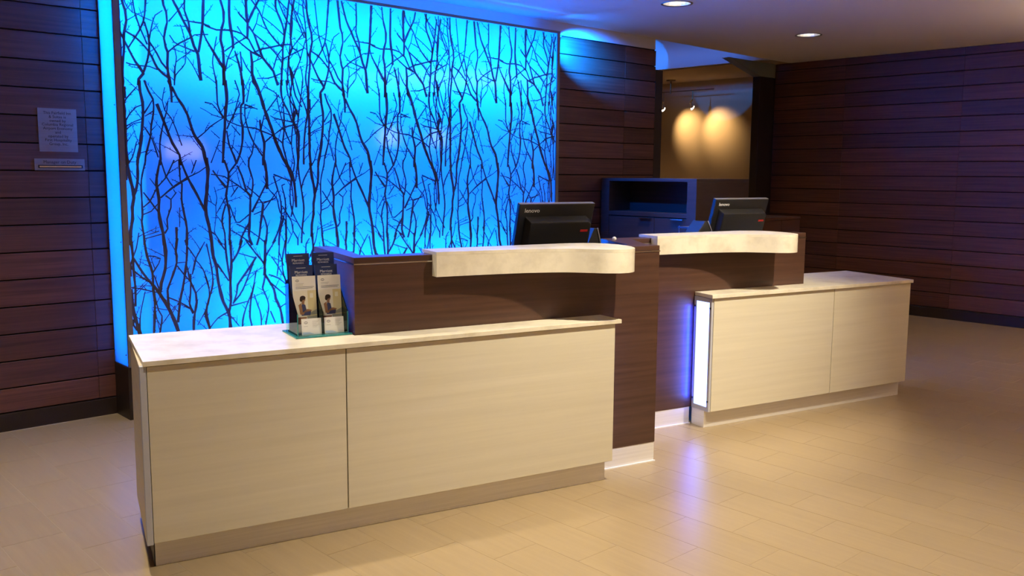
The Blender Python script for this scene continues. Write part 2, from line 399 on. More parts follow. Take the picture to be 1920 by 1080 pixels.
struct('trim_3', MB().add([(x, y, z) for y in (6.05, 6.15) for x, z in ((8.88, CEIL), (9.53, 2.657), (10.90, 2.657), (10.90, CEIL))], [(0, 1, 2, 3), (7, 6, 5, 4), (0, 4, 5, 1), (1, 5, 6, 2), (2, 6, 7, 3), (3, 7, 4, 0)]), M['soffit'])        # soffit above the jamb

# ================================================================ backlit twig screen
scr = thing('backlit_screen', 'tall blue backlit wall screen filled with dark bare branches', 'screen', ((SX0+SX1)/2, 5.6, 0))
OX, OY = (SX0+SX1)/2, 5.6
def sp(name, mb, mats, **k):
    mb.xf(Matrix.Translation((-OX, -OY, 0))); return part(name, mb, mats, scr, **k)
PF = 5.500
sp('panel', MB().box(SX0+0.012, SX1-0.012, PF, PF+0.008, SZ0+0.012, SZ1-0.012), M['opal'], label='blue glowing front panel')
sp('side_panel', MB().box(SX0, SX0+0.006, PF, YB-0.002, SZ0, SZ1), M['opal'], label='glowing blue side panel')
sp('side_panel', MB().box(SX1-0.006, SX1, PF, YB-0.002, SZ0, SZ1-0.065), M['frame'])
sp('top_panel', MB().box(SX0+0.007, SX1-0.007, PF+0.01, YB-0.03, SZ1-0.008, SZ1-0.002), M['opal'])
sp('bottom_panel', MB().box(SX0+0.007, SX1-0.007, PF+0.01, YB-0.002, SZ0, SZ0+0.006), M['frame'])
sp('back_board', MB().box(SX0+0.007, SX1-0.007, YB-0.020, YB-0.004, SZ0+0.008, SZ1-0.010), M['white'])
sp('frame', MB().box(SX0, SX0+0.034, SY-0.003, PF-0.0005, SZ0, SZ1), M['frame'], bevel=0.0015)
sp('frame', MB().box(SX1-0.030, SX1, SY-0.003, PF-0.0005, SZ0, SZ1), M['frame'], bevel=0.0015)
sp('frame', MB().box(SX0+0.0345, SX1-0.0305, SY-0.003, PF-0.0005, SZ1-0.020, SZ1), M['frame'], bevel=0.0015)
sp('frame', MB().box(SX0+0.0345, SX1-0.0305, SY-0.003, PF-0.0005, SZ0, SZ0+0.020), M['frame'], bevel=0.0015)
sp('plinth', MB().box(SX0-0.005, SX1, SY+0.005, YB-0.018, 0.0, SZ0-0.002), M['base'], bevel=0.002, label='dark plinth under the screen')
for z in (0.40, 1.08, 1.88):
    for y in (PF+0.012, YB-0.035):
        sp('bolt', MB().lathe([(0.0045, 0), (0.0045, 0.006), (0.003, 0.008)], 10, (SX0-0.008, y, z), 'x'), M['chrome'])

sp('led_shade_plate', MB().box(SX1, SX1+0.13, 5.60, YB-0.004, 2.668, 2.674), M['frame'])  # plate added to keep the blue light off the wall strip above

BR = """199 207 537,1070 545,968 563,905 574,796 603,668 637,595 646,501 647,372
241 187 845,2082 872,2055 898,1996 928,1898 980,1763 1001,1697 1056,1585 1084,1544
225 208 522,1585 530,1512 528,1473 517,1365 506,1276 509,1227 527,1147 541,1036
104 254 45,991 103,886 179,783 210,731 251,655 291,551 320,441
220 158 661,2069 669,1997 670,1948 656,1849 651,1776 640,1677 630,1553
182 184 35,1563 45,1480 64,1387 67,1341 55,1285 54,1215 39,1145 36,1061
126 231 321,2007 352,1943 387,1893 412,1843 434,1767 457,1710 500,1649 513,1586 527,1537
127 151 117,1089 129,992 157,888 158,784 165,707 152,522 143,435
103 230 644,2572 667,2484 665,2427 648,2372 641,2314 654,2258 657,2191 655,2123 657,2036
166 185 127,2030 131,1962 142,1903 141,1825 130,1732 117,1639 100,1570 96,1533
115 218 231,1566 202,1429 209,1386 216,1329 211,1258 220,1186 232,1128 236,1051
183 129 780,2078 783,2004 781,1935 764,1919 762,1830 771,1780 765,1680 743,1600 720,1550
153 192 29,2023 18,1887 21,1751 33,1706 33,1615 43,1541
81 165 504,1049 533,884 536,788 516,721 488,621 505,511 515,389
125 192 340,2532 373,2472 405,2406 446,2332 468,2259 491,2214 498,2134 505,2054
97 200 725,1538 755,1473 785,1372 809,1347 806,1245 797,1142 792,1086 813,1023
124 149 1027,2622 1025,2553 1068,2458 1083,2384 1069,2308 1067,2232 1057,2155 1054,2063
169 157 662,1065 666,922 655,790 654,663 637,595
141 186 899,825 961,719 972,658 1003,589 1020,490 1031,385
126 150 639,1572 665,1493 660,1423 644,1348 653,1293 664,1223 657,1031
135 145 368,1078 378,1044 371,945 346,802 322,704 303,567
134 144 44,2492 65,2420 69,2363 52,2290 49,2209 38,2119 28,1992
177 178 1158,1915 1132,1831 1169,1770 1169,1665 1160,1545
128 104 1164,2640 1132,2491 1128,2364 1136,2314 1108,2240 1097,2066
130 239 15,796 22,720 44,621 66,527 84,442
209 190 1061,1578 1089,1537 1128,1438 1141,1263
102 172 373,912 392,816 423,740 427,684 405,573 401,460
108 194 834,2417 865,2376 906,2272 924,2229 997,2150 1013,2101 1028,2062
189 128 226,1899 247,1844 277,1761 312,1668 353,1598 356,1535
218 163 235,1084 243,1013 236,904 208,819 200,764
70 236 524,2382 537,2327 553,2296 594,2233 626,2183 656,2142 654,2036
155 136 39,1092 45,996 46,906 52,793 47,691
111 103 157,2032 178,1974 204,1925 205,1851 187,1767 180,1702 147,1589 140,1533
118 160 352,1433 361,1424 355,1327 365,1255 381,1152 377,1044
94 117 146,1565 115,1443 113,1331 113,1237 107,1199 117,1104 117,1057
138 175 357,1568 398,1462 454,1355 501,1256
181 131 539,2558 533,2468 528,2397 515,2316 496,2224
119 193 296,2339 285,2287 294,2233 305,2206 300,2141 301,2095 308,2049 314,2012
131 190 707,2580 703,2465 711,2384 722,2323 723,2269
98 184 26,2305 71,2211 111,2134 154,2070 125,2035 123,1999
71 92 524,1925 570,1918 642,1839 697,1807 771,1785 858,1779 896,1765 980,1737 1019,1713 1053,1688
100 225 893,1835 896,1765 919,1685 910,1583 912,1542
91 115 978,1474 1004,1391 1028,1297 1025,1182 996,1093 960,1027
157 110 840,946 768,851 703,769 696,717 669,650
113 113 822,777 793,662 783,551 794,496 797,383
215 135 818,2595 820,2479 826,2431 821,2337
91 111 541,2391 617,2371 705,2379 784,2365 831,2334 873,2259 921,2229
99 140 768,1060 840,964 895,896 899,819 878,737
144 121 318,1091 306,1009 309,938 245,777
76 112 837,858 808,731 767,641 733,538 726,421
92 117 1060,1945 1066,1843 1060,1740 1052,1678 1084,1554
178 166 906,1054 903,948 893,819
69 106 431,947 475,888 511,761 502,665 476,611 502,517
136 247 840,2266 849,2188 847,2123 867,2060
90 135 62,2304 113,2278 192,2200 239,2108 299,2058
149 117 1052,2098 1048,2031 1060,1961 1099,1896 1126,1825
158 123 899,1289 892,1237 878,1165 865,1078 846,1022
132 133 629,1066 632,981 648,837 655,778
86 114 845,2598 908,2519 960,2411 1047,2321 1069,2308
67 124 293,1916 286,1865 259,1779 235,1666 236,1572 230,1534
102 139 172,2370 195,2278 192,2196 175,2131 152,2069
213 170 913,1576 928,1500 930,1387
139 81 187,2511 176,2411 167,2370 142,2317 115,2274 74,2212
89 103 878,737 919,621 896,497 880,373
87 112 792,1930 789,1851 808,1772 844,1688 903,1603
82 97 1104,1438 1096,1328 1116,1222 1197,1080
166 129 97,1564 94,1448 78,1378 64,1341
113 98 826,929 739,737 675,661
104 138 1124,2635 1103,2487 1083,2384
85 194 733,2256 757,2180 771,2122 779,2044
105 93 1055,1047 1025,888 1051,754
78 84 318,1567 260,1457 210,1405 159,1316 120,1284
87 104 851,2252 917,2283 973,2298 1053,2321 1133,2334
85 128 640,1293 612,1194 628,1103 628,1032
91 126 396,865 389,743 381,676 401,613
161 124 285,2524 290,2480 305,2440 308,2381 296,2339
75 109 167,740 185,656 205,616 190,523 177,459
114 115 606,2065 609,1910 642,1839
110 110 805,1575 806,1529 831,1448 830,1408 817,1336
70 108 1036,1276 1103,1169 1113,1105 1148,1050 1147,1007
58 78 389,2377 410,2300 415,2235 409,2150 348,2075 338,2014
98 103 865,2376 973,2303 1028,2253 1058,2211
150 96 397,1458 302,1400 226,1339
110 162 916,2608 870,2524 829,2441
57 79 278,1999 260,1919 272,1864 309,1819 340,1745 370,1655
62 103 616,2331 594,2233 584,2165 601,2071 605,2032
75 89 816,701 842,622 863,549 858,406
102 133 925,1423 872,1330 819,1239
64 95 109,777 77,650 69,575 69,472
101 142 897,1217 923,1133 908,1019
98 124 421,2542 417,2463 439,2401 448,2327
128 128 1045,1197 1013,1093 1005,1014
82 93 109,2501 119,2418 143,2340 184,2241
77 106 256,1353 289,1328 287,1280 260,1209 262,1151 242,1123
96 61 305,2206 365,2258 445,2304 475,2326 561,2337
84 129 663,1756 676,1668 706,1599 720,1555
64 96 702,1812 744,1952 756,1987 727,2074
135 121 744,1061 710,976 666,916
192 126 303,2043 312,2016 317,1974 317,1911
74 100 730,2343 766,2312 851,2257 921,2231
93 125 199,2256 238,2196 265,2143 296,2108
91 102 983,1051 909,948 895,878
75 88 664,1293 708,1176 730,1175 797,1224
92 94 1087,2100 1101,1999 1152,1914
93 107 1133,2104 1154,2002 1199,1932
68 87 341,2251 357,2183 345,2117 338,2014
110 120 795,1168 749,1093 725,1028
80 95 985,1738 1067,1792 1167,1817
78 78 1009,1026 999,901 986,807
93 97 16,940 92,865 154,823
65 79 708,1166 777,1133 864,1073 903,1040
83 159 561,1507 585,1473 646,1398
81 107 1156,2549 1184,2481 1228,2389
71 73 466,1701 518,1741 555,1777 642,1834
121 138 245,777 247,711 251,655
95 65 664,1766 714,1862 760,1938
92 71 1062,2231 1120,2262 1226,2318
86 88 236,1566 265,1467 302,1410
138 128 316,1159 314,1047
65 86 145,1761 189,1688 222,1581
57 93 282,2447 238,2414 217,2357 198,2278
73 76 16,807 52,804 152,774 205,759
73 86 664,2245 723,2289 816,2347
106 109 570,916 644,802
77 110 844,1688 831,1617 808,1581 804,1541
104 128 1118,2190 1134,2130 1132,2069
68 92 400,2406 483,2401 523,2401 575,2386
66 91 237,734 319,693 391,642
66 92 929,2487 1000,2445 1077,2389
82 82 1057,1181 1058,1012
82 85 505,505 563,568 637,601
86 64 156,882 209,971 129,992
51 63 518,1320 574,1285 574,1235 557,1111
90 80 936,769 1058,662
95 95 1161,1580 1140,1438
74 88 669,1448 726,1413 801,1357
67 70 319,2309 346,2270 413,2244 482,2227
81 56 21,1751 66,1835 104,1873 141,1889
74 84 723,2274 683,2198 668,2124
64 78 658,1132 743,1083 807,1034
90 79 925,823 996,794 1051,748
63 66 56,2125 83,2118 142,2114 193,2114 239,2099
55 80 879,2096 956,2102 996,2115 1048,2139
56 94 966,1864 994,1850 1120,1830
88 89 347,1568 352,1433
78 91 311,921 348,869 397,810
79 80 997,2165 1028,2253 1063,2297
95 70 1229,2425 1139,2314
86 107 770,2254 776,2182 777,2133
78 69 933,1878 1032,2000
77 59 317,2387 373,2453 424,2520
69 68 1004,1376 903,1248
75 77 124,1373 159,1325 209,1253
80 82 978,1484 1104,1438
126 80 431,958 405,859
73 95 531,1127 567,1100 607,1033
65 87 834,2072 803,1941
81 55 27,1874 47,1916 114,1993
59 71 421,2189 458,2140 500,2058
52 72 614,1696 580,1617 552,1552
69 92 493,1061 431,958
118 106 720,1553 665,1488
56 80 921,2048 999,2018 1043,1980
77 76 902,2508 886,2442 860,2391
85 75 656,639 774,658
64 98 780,2221 810,2160 841,2123
78 100 924,1867 896,1765
57 70 984,1906 1069,1884 1127,1872
54 65 75,2444 132,2410 163,2396 216,2380
79 92 1027,2622 1107,2553
52 74 572,1230 612,1174 630,1103
81 94 485,859 511,761
81 83 1133,2314 1173,2297 1198,2238
53 55 687,1668 733,1620 785,1540
66 89 786,1408 872,1336
62 74 549,1482 638,1468 669,1448
73 75 719,976 827,941
104 105 12,614 51,545
51 52 493,1890 523,1877 573,1850 642,1834
70 51 398,1462 474,1497 516,1526
93 66 149,1839 178,1882 204,1925
63 54 642,1839 720,1862 774,1870
55 56 203,566 290,674
78 91 931,578 965,496
65 79 1004,973 1037,875
74 52 638,1333 577,1235
69 79 991,1329 899,1294
75 57 118,1241 166,1259 206,1301
59 59 341,1279 336,1158
75 76 167,871 195,781
85 97 762,2496 782,2474 819,2445
70 82 1065,1286 1045,1197
71 71 1113,1105 1070,1022
83 96 581,1063 626,1004
68 80 383,1033 431,958
63 56 35,1756 86,1786 133,1806
64 56 39,1738 86,1777 132,1788
56 67 121,1095 222,1119
87 55 792,1925 835,1913 878,1900
52 52 567,1404 583,1334 574,1285
71 70 457,1569 424,1487
70 69 476,611 427,536
79 79 922,1690 980,1737
61 62 648,576 707,500
65 78 849,2193 921,2229
64 76 676,1338 726,1403
53 75 696,1792 753,1730
68 59 289,1328 320,1366 306,1390
78 101 867,1331 899,1289
47 58 122,1113 209,1139
72 63 45,1988 42,1920
79 67 1003,595 1057,626
43 49 148,676 239,651
55 56 889,2438 960,2411
67 67 830,1223 886,1243
74 75 754,2408 784,2368
47 57 165,1457 205,1401
56 57 152,1821 205,1856
41 52 559,1753 614,1706
67 56 309,938 363,940"""
def catmull(pts, step=0.03):
    out = []
    P = [pts[0]] + pts + [pts[-1]]
    for i in range(1, len(P)-2):
        p0, p1, p2, p3 = P[i-1], P[i], P[i+1], P[i+2]
        n = max(1, int(math.hypot(p2[0]-p1[0], p2[1]-p1[1])/step))
        for k in range(n):
            t = k/n; t2, t3 = t*t, t*t*t
            out.append(tuple(0.5*((2*p1[a])+(-p0[a]+p2[a])*t+(2*p0[a]-5*p1[a]+4*p2[a]-p3[a])*t2+(-p0[a]+3*p1[a]-3*p2[a]+p3[a])*t3) for a in (0, 1)))
    out.append(pts[-1]); return out
def ribbon(mb, pts, ws, h=0.004):
    n = len(pts); vs = []
    for i in range(n):
        a, b = pts[max(i-1, 0)], pts[min(i+1, n-1)]
        dx, dz = b[0]-a[0], b[1]-a[1]; l = math.hypot(dx, dz) or 1e-6; nx, nz = -dz/l, dx/l; w2 = ws[i]/2
        hh = min(h, w2)
        vs += [(pts[i][0]+nx*w2, 0.0, pts[i][1]+nz*w2), (pts[i][0], -hh, pts[i][1]), (pts[i][0]-nx*w2, 0.0, pts[i][1]-nz*w2)]
    fs = []
    for i in range(n-1):
        for j in (0, 1): fs.append((3*i+j, 3*i+3+j, 3*i+4+j, 3*i+1+j))
    fs += [(0, 1, 2), (3*n-1, 3*n-2, 3*n-3)]
    mb.add(vs, fs)
PER, BX0 = 1.218, 1.945
XA, XB, ZA, ZB = SX0+0.034, SX1-0.030, SZ0+0.020, SZ1-0.020
def build_branch(w0, w1, pts, rnd, k):
    """one branch with its buds in panel coordinates, clipped to the panel when it crosses the edge"""
    P = catmull(pts); n = len(P); W = []
    for i in range(n):
        t = i/max(1, n-1); W.append((w0+(w1-w0)*t)*0.5*(1+0.14*math.sin(i*2.3+rnd.random()*6)+rnd.uniform(-.07, .07))*2.2)
    segs = []; cur = []
    clipped = False
    for p, w_ in zip(P, W):
        x = p[0]+BX0+k*PER
        if XA-0.045 < x <= XA+w_/2:                     # hug the frame instead of running under it
            p = (XA+w_/2+0.0005-BX0-k*PER, p[1]); x = XA+w_/2+0.0005
        if XA+w_/2 < x < XB-w_/2 and ZA < p[1] < ZB: cur.append((p, w_))
        else:
            clipped = True
            if len(cur) > 1: segs.append(cur)
            cur = []
    if len(cur) > 1: segs.append(cur)
    mb = MB()
    if segs: segs = [max(segs, key=len)]
    for sg in segs:
        ribbon(mb, [q[0] for q in sg], [q[1] for q in sg])
        for i in range(1, len(sg)-1):
            if rnd.random() < 0.62:
                (px, pz), w_ = sg[i]; ax, az = sg[i+1][0][0]-sg[i-1][0][0], sg[i+1][0][1]-sg[i-1][0][1]
                a = math.atan2(az, ax); side = rnd.choice((-1, 1))
                up = 0 if az > 0 else math.pi
                a2 = a + up + side*rnd.uniform(0.45, 1.05); l = rnd.uniform(0.008, 0.03) if rnd.random() < 0.8 else rnd.uniform(0.03, 0.06)
                ex, ez = px+math.cos(a2)*l, pz+math.sin(a2)*l
                if rnd.random() < 0.16:
                    l2 = rnd.uniform(0.07, 0.17); bend = rnd.uniform(-0.35, 0.35); q = [(px, pz)]; aa = a2
                    for _ in range(5):
                        aa += bend/5; q.append((q[-1][0]+math.cos(aa)*l2/5, q[-1][1]+math.sin(aa)*l2/5))
                    q = [u for u in q if XA < u[0]+BX0+k*PER < XB and ZA < u[1] < ZB]
                    if len(q) > 2:
                        ribbon(mb, q, [0.0062-0.0007*m_ for m_ in range(len(q))], 0.0028)
                        for m_ in range(2, len(q)-1):
                            a3 = math.atan2(q[m_+1][1]-q[m_][1], q[m_+1][0]-q[m_][0])+rnd.choice((-0.8, 0.8)); l3 = rnd.uniform(0.008, 0.022)
                            e3 = (q[m_][0]+math.cos(a3)*l3, q[m_][1]+math.sin(a3)*l3)
                            if XA < e3[0]+BX0+k*PER < XB and ZA < e3[1] < ZB: ribbon(mb, [q[m_], ((q[m_][0]+e3[0])/2, (q[m_][1]+e3[1])/2), e3], [0.0045, 0.0038, 0.002], 0.002)
                elif XA < ex+BX0+k*PER < XB and ZA < ez < ZB: ribbon(mb, [(px, pz), ((px+ex)/2, (pz+ez)/2), (ex, ez)], [min(w_*0.7, .006), 0.0045, 0.0022], 0.0025)
    return mb, clipped
rows = []
for ln in BR.strip().splitlines():
    a = ln.split(); rows.append((int(a[0])/1e4, int(a[1])/1e4, [tuple(int(v)/1000 for v in q.split(',')) for q in a[2:]]))
for w0, w1, pts in rows:                 # stems that leave the traced patch at its upper edge run on to the frame
    x, z = pts[0]
    if z > 2.462 + x*0.137 - 0.035 and pts[1][1] < z:
        dx = (pts[0][0]-pts[1][0])/max(0.05, z-pts[1][1]); zt = ZB-0.004
        if zt-z > 0.03: pts.insert(0, (x+max(-0.35, min(0.35, dx*0.6))*(zt-z)+0.006*math.sin(40*x), zt))
rs = random.Random(31)                   # stems in the thin strip where one printed sheet meets the next
for x0, z0, z1, w_ in ((1.135, 0.36, 1.42, .014), (1.175, 1.02, 2.20, .013), (1.215, 0.40, 1.05, .011), (1.150, 1.75, 2.66, .011), (1.205, 1.55, 2.66, .014), (1.10, 1.20, 1.95, .010)):
    x, z, q = x0, z0, []
    while z < z1:
        q.append((x, z)); x += rs.uniform(-0.026, 0.026); z += rs.uniform(0.09, 0.15)
    q.append((x, z1)); rows.append((w_, 0.008, q))
    for j in (len(q)//3, 2*len(q)//3):
        sd = rs.choice((-1, 1)); f = [q[j]]
        for m_ in range(4): f.append((f[-1][0]+sd*rs.uniform(0.015, 0.05), f[-1][1]+rs.uniform(0.05, 0.10)))
        rows.append((0.010, 0.006, f))
small = MB(); nb = 0
for idx, (w0, w1, pts) in enumerate(rows):
    shared = None
    for k in (-1, 0, 1, 2):
        if k == -1 and max(p[0] for p in pts) < PER+0.03: continue
        rnd = random.Random(1000+idx)
        mb, cl = build_branch(w0, w1, pts, rnd, k)
        if not mb.v: continue
        off = (BX0+k*PER-OX, PF-0.0008-OY, 0)
        if idx < 97 and nb < 297:
            if cl: me = mb.mesh('branch', M['twig'])
            else:
                if shared is None: shared = mb.mesh('branch', M['twig'])
                me = shared
            link('branch', me, scr, off); nb += 1
        else:
            small.add([(v[0]+off[0], v[1]+off[1], v[2]) for v in mb.v], mb.f)
o = part('twigs', small, M['twig'], scr); o['kind'] = 'stuff'

# ================================================================ reception desks
def desk_thing(name, label, cat, s, t, z=0.0, group=None):
    o = thing(name, label, cat, DW(s, t, z), DY, group); o['_s'] = s; o['_t'] = t
    ref = (s, t, z); return o, ref
def dp(name, mb, mats, root, ref, **k):
    mb.xf(Matrix.Translation((-ref[0], -ref[1], -ref[2]))); return part(name, mb, mats, root, **k)

# --- near low cabinet
T, R0 = desk_thing('low_cabinet', 'long pale wood low cabinet with two front panels, nearest the camera', 'cabinet', 1.49, 3.60)
dp('body', MB().prism([(0.452, 3.53), (2.535, 3.53), (2.535, 3.662), (1.30, 3.662), (1.30, 4.06), (0.486, 4.06)], 0.11, 0.785), M['gap'], T, R0)
dp('front_panel', MB().box(0.4425, 1.2035, 3.508, 3.529, 0.105, 0.784), M['laminate'], T, R0, bevel=0.0015)
dp('front_panel', MB().box(1.2085, 2.556, 3.508, 3.529, 0.105, 0.784), M['laminate'], T, R0, bevel=0.0015)
dp('corner_post', MB().box(0.4175, 0.4405, 3.508, 3.530, 0.100, 0.787), M['pale_frame'], T, R0, bevel=0.002, label='pale grey corner post')
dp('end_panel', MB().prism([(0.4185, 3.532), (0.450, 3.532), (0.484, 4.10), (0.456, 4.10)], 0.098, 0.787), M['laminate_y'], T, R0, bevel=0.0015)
dp('toe_kick', MB().prism([(0.449, 3.547), (2.538, 3.547), (2.538, 3.662), (1.30, 3.662), (1.30, 4.05), (0.475, 4.05)], 0.0, 0.104), [M['steel']], T, R0, bevel=0.001, label='brushed steel toe kick')
dp('end_kick', MB().prism([(0.445, 3.549), (0.4475, 3.549), (0.4735, 4.05), (0.471, 4.05)], 0.0, 0.096), M['base'], T, R0, label='dark toe kick at the end')
dp('light_panel', MB().box(2.5365, 2.545, 3.537, 3.655, 0.14, 0.76), M['lightbox'], T, R0, label='lit blue white end panel')
dp('light_frame', MB().box(2.5462, 2.552, 3.532, 3.543, 0.108, 0.784).box(2.5462, 2.552, 3.650, 3.660, 0.108, 0.784).box(2.5462, 2.552, 3.543, 3.650, 0.108, 0.125).box(2.5462, 2.552, 3.543, 3.650, 0.770, 0.784), M['alu'], T, R0)
tp = link('low_worktop', MB().prism([(p[0]-1.5, p[1]-3.7) for p in ((0.428, 3.497), (2.586, 3.497), (2.578, 3.666), (1.300, 3.666), (1.300, 4.11), (0.452, 4.11))], 0.0, 0.0195).mesh('low_worktop', M['stone'], 0.0015))
tp.location = DW(1.5, 3.7, 0.7875); tp.rotation_euler = (0, 0, DY)
tag(tp, 'long cream worktop on the near low cabinet, under the brochures', 'worktop')

# --- near dark counter wall
T, R0 = desk_thing('counter_wall', 'dark wood counter wall behind the near low cabinet', 'counter', 2.12, 3.72)
near_plan = [(1.303, 3.67), (2.944, 3.67), (2.944, 3.775), (1.372, 3.775), (1.432, 4.285), (1.332, 4.325)]
dp('body', MB().prism(near_plan, 0.104, 1.108), M['dark'], T, R0, bevel=0.001)
inset = [(1.306, 3.673), (2.941, 3.673), (2.941, 3.772), (1.369, 3.772), (1.430, 4.282), (1.334, 4.322)]
dp('chrome_strip', MB().prism([(1.301, 3.668), (2.946, 3.668), (2.946, 3.777), (1.370, 3.777), (1.430, 4.286), (1.330, 4.328)], 1.1085, 1.1145), M['chrome'], T, R0, label='thin chrome strip')
dp('cap', MB().prism(near_plan, 1.115, 1.140), M['dark'], T, R0, bevel=0.0015)
dp('toe_kick', MB().prism([(2.57, 3.672), (2.942, 3.672), (2.942, 3.773), (2.57, 3.773)], 0.0, 0.1035), M['steel'], T, R0, label='brushed steel toe kick')
dp('floor_seal', MB().box(2.57, 2.946, 3.662, 3.6715, 0.0, 0.006), M['white'], T, R0, label='white sealant line')
dp('work_surface', MB().prism([(1.46, 3.79), (2.84, 3.79), (2.945, 4.16), (2.965, 4.262), (2.965, 4.45), (1.46, 4.45)], 0.945, 0.975), M['dark'], T, R0, bevel=0.002)
dp('support_panel', MB().box(1.47, 1.50, 3.80, 4.42, 0.0, 0.944), M['dark'], T, R0)
dp('support_panel', MB().box(2.80, 2.83, 3.80, 4.42, 0.0, 0.944), M['dark'], T, R0)

# --- far low cabinet
T, R0 = desk_thing('low_cabinet', 'shorter pale wood low cabinet on the right with a lit end panel', 'cabinet', 4.49, 4.06)
dp('body', MB().prism([(3.625, 4.01), (5.345, 4.01), (5.395, 4.55), (4.53, 4.55), (4.53, 4.142), (3.625, 4.142)], 0.11, 0.785), M['gap'], T, R0)
dp('front_panel', MB().box(3.614, 4.620, 3.988, 4.009, 0.104, 0.783), M['laminate'], T, R0, bevel=0.0015)
dp('front_panel', MB().box(4.625, 5.362, 3.988, 4.009, 0.104, 0.783), M['laminate'], T, R0, bevel=0.0015)
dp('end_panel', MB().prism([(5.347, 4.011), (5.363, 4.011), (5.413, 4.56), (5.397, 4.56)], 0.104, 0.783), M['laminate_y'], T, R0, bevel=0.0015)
dp('toe_kick', MB().prism([(3.600, 4.030), (5.352, 4.030), (5.38, 4.54), (4.53, 4.54), (4.53, 4.140), (3.600, 4.140)], 0.0, 0.1035), M['steel'], T, R0, bevel=0.001, label='brushed steel toe kick')
fr = dp('light_frame', MB().box(3.598, 3.612, 3.992, 4.010, 0.104, 0.783).box(3.598, 3.612, 4.124, 4.142, 0.104, 0.783).box(3.598, 3.612, 4.010, 4.124, 0.104, 0.130).box(3.598, 3.612, 4.010, 4.124, 0.757, 0.783), M['pale_frame'], T, R0, label='grey metal frame of the lit panel')
dp('light_panel', MB().box(3.601, 3.610, 4.0105, 4.1235, 0.1305, 0.7565), M['lightbox'], T, R0, label='lit blue white end panel')
for t_ in (4.001, 4.133):
    for z in (0.165, 0.725):
        m_ = MB().lathe([(0.0055, 0), (0.0055, 0.004), (0.003, 0.006)], 10, (0, 0, 0), 'x'); m_.xf(Matrix.Translation((3.5975, t_, z)) @ Matrix.Rotation(math.pi, 4, 'Z'))
        dp('screw', m_, M['black'], T, R0)
tp = link('low_worktop', MB().prism([(p[0]-4.4, p[1]-4.2) for p in ((3.588, 3.975), (5.372, 3.975), (5.425, 4.585), (4.520, 4.585), (4.520, 4.146), (3.603, 4.146))], 0.0, 0.0215).mesh('low_worktop', M['stone'], 0.0015))
tp.location = DW(4.4, 4.2, 0.7855); tp.rotation_euler = (0, 0, DY)
tag(tp, 'cream worktop on the right-hand low cabinet beside the plank wall', 'worktop')

# --- far dark counter wall, with the return that joins the two desks
T, R0 = desk_thing('counter_wall', 'dark wood counter wall behind the right-hand low cabinet', 'counter', 3.85, 4.20)
far_plan = [(3.13, 4.15), (4.515, 4.15), (4.515, 4.255), (2.985, 4.255), (2.845, 3.779), (2.944, 3.779)]
dp('body', MB().prism(far_plan, 0.104, 1.103), M['dark'], T, R0, bevel=0.001)
dp('chrome_strip', MB().prism([(3.131, 4.148), (4.517, 4.148), (4.517, 4.257), (2.986, 4.257), (2.846, 3.7795), (2.943, 3.7795)], 1.1035, 1.1095), M['chrome'], T, R0, label='thin chrome strip')
dp('cap', MB().prism(far_plan, 1.110, 1.136), M['dark'], T, R0, bevel=0.0015)
dp('toe_kick', MB().prism([(3.132, 4.152), (3.59, 4.152), (3.59, 4.25), (2.99, 4.25), (2.85, 3.782), (2.942, 3.782)], 0.0, 0.1035), M['steel'], T, R0, label='brushed steel toe kick')
dp('floor_seal', MB().box(3.14, 3.592, 4.143, 4.1515, 0.0, 0.006), M['white'], T, R0, label='white sealant line')
dp('work_surface', MB().box(3.02, 4.515, 4.26, 4.93, 0.945, 0.975), M['dark'], T, R0, bevel=0.002)
dp('support_panel', MB().box(4.483, 4.513, 4.27, 4.90, 0.0, 0.944), M['dark'], T, R0)
dp('support_panel', MB().box(3.02, 3.05, 4.27, 4.90, 0.0, 0.944), M['dark'], T, R0)

# --- thick cream transaction shelves with a wavy front
wave = [(1.665, 3.620), (1.78, 3.617), (1.90, 3.612), (2.05, 3.600), (2.166, 3.578), (2.28, 3.540), (2.36, 3.480), (2.43, 3.418), (2.50, 3.388),
        (2.56, 3.396), (2.607, 3.434), (2.640, 3.500), (2.660, 3.575), (2.665, 3.650)]
back = [(2.645, 3.720), (2.600, 3.772), (2.53, 3.805), (2.45, 3.818), (2.30, 3.815), (1.675, 3.800)]
def shelf(f, ztop, zcap, front_t, label):
    pts = catmull([f(*p) for p in wave], 0.012); bk = catmull([f(*p) for p in back[:5]], 0.012) + [f(*back[5])]
    c = f(2.17, 3.65)
    T, R0 = desk_thing('transaction_shelf', label, 'counter', c[0], c[1], 1.045)
    dp('top', MB().prism(pts+bk, zcap+0.0008, ztop), M['stone'], T, R0, smooth=True)
    ap = [p for p in pts]
    ap[-1] = (ap[-1][0], min(ap[-1][1], front_t-0.003))
    dp('apron', MB().prism(ap + [(pts[0][0], front_t-0.003)], 1.045, zcap+0.0004), M['stone'], T, R0, smooth=True)
shelf(lambda s, t: (s, t), 1.1555, 1.140, 3.67, 'thick cream shelf with a wavy front on the near counter wall')
shelf(lambda s, t: (3.262+(s-1.665)*0.972, t+0.468 if t < 3.66 else t+0.475), 1.1520, 1.136, 4.15, 'thick cream shelf with a wavy front on the right-hand counter wall')

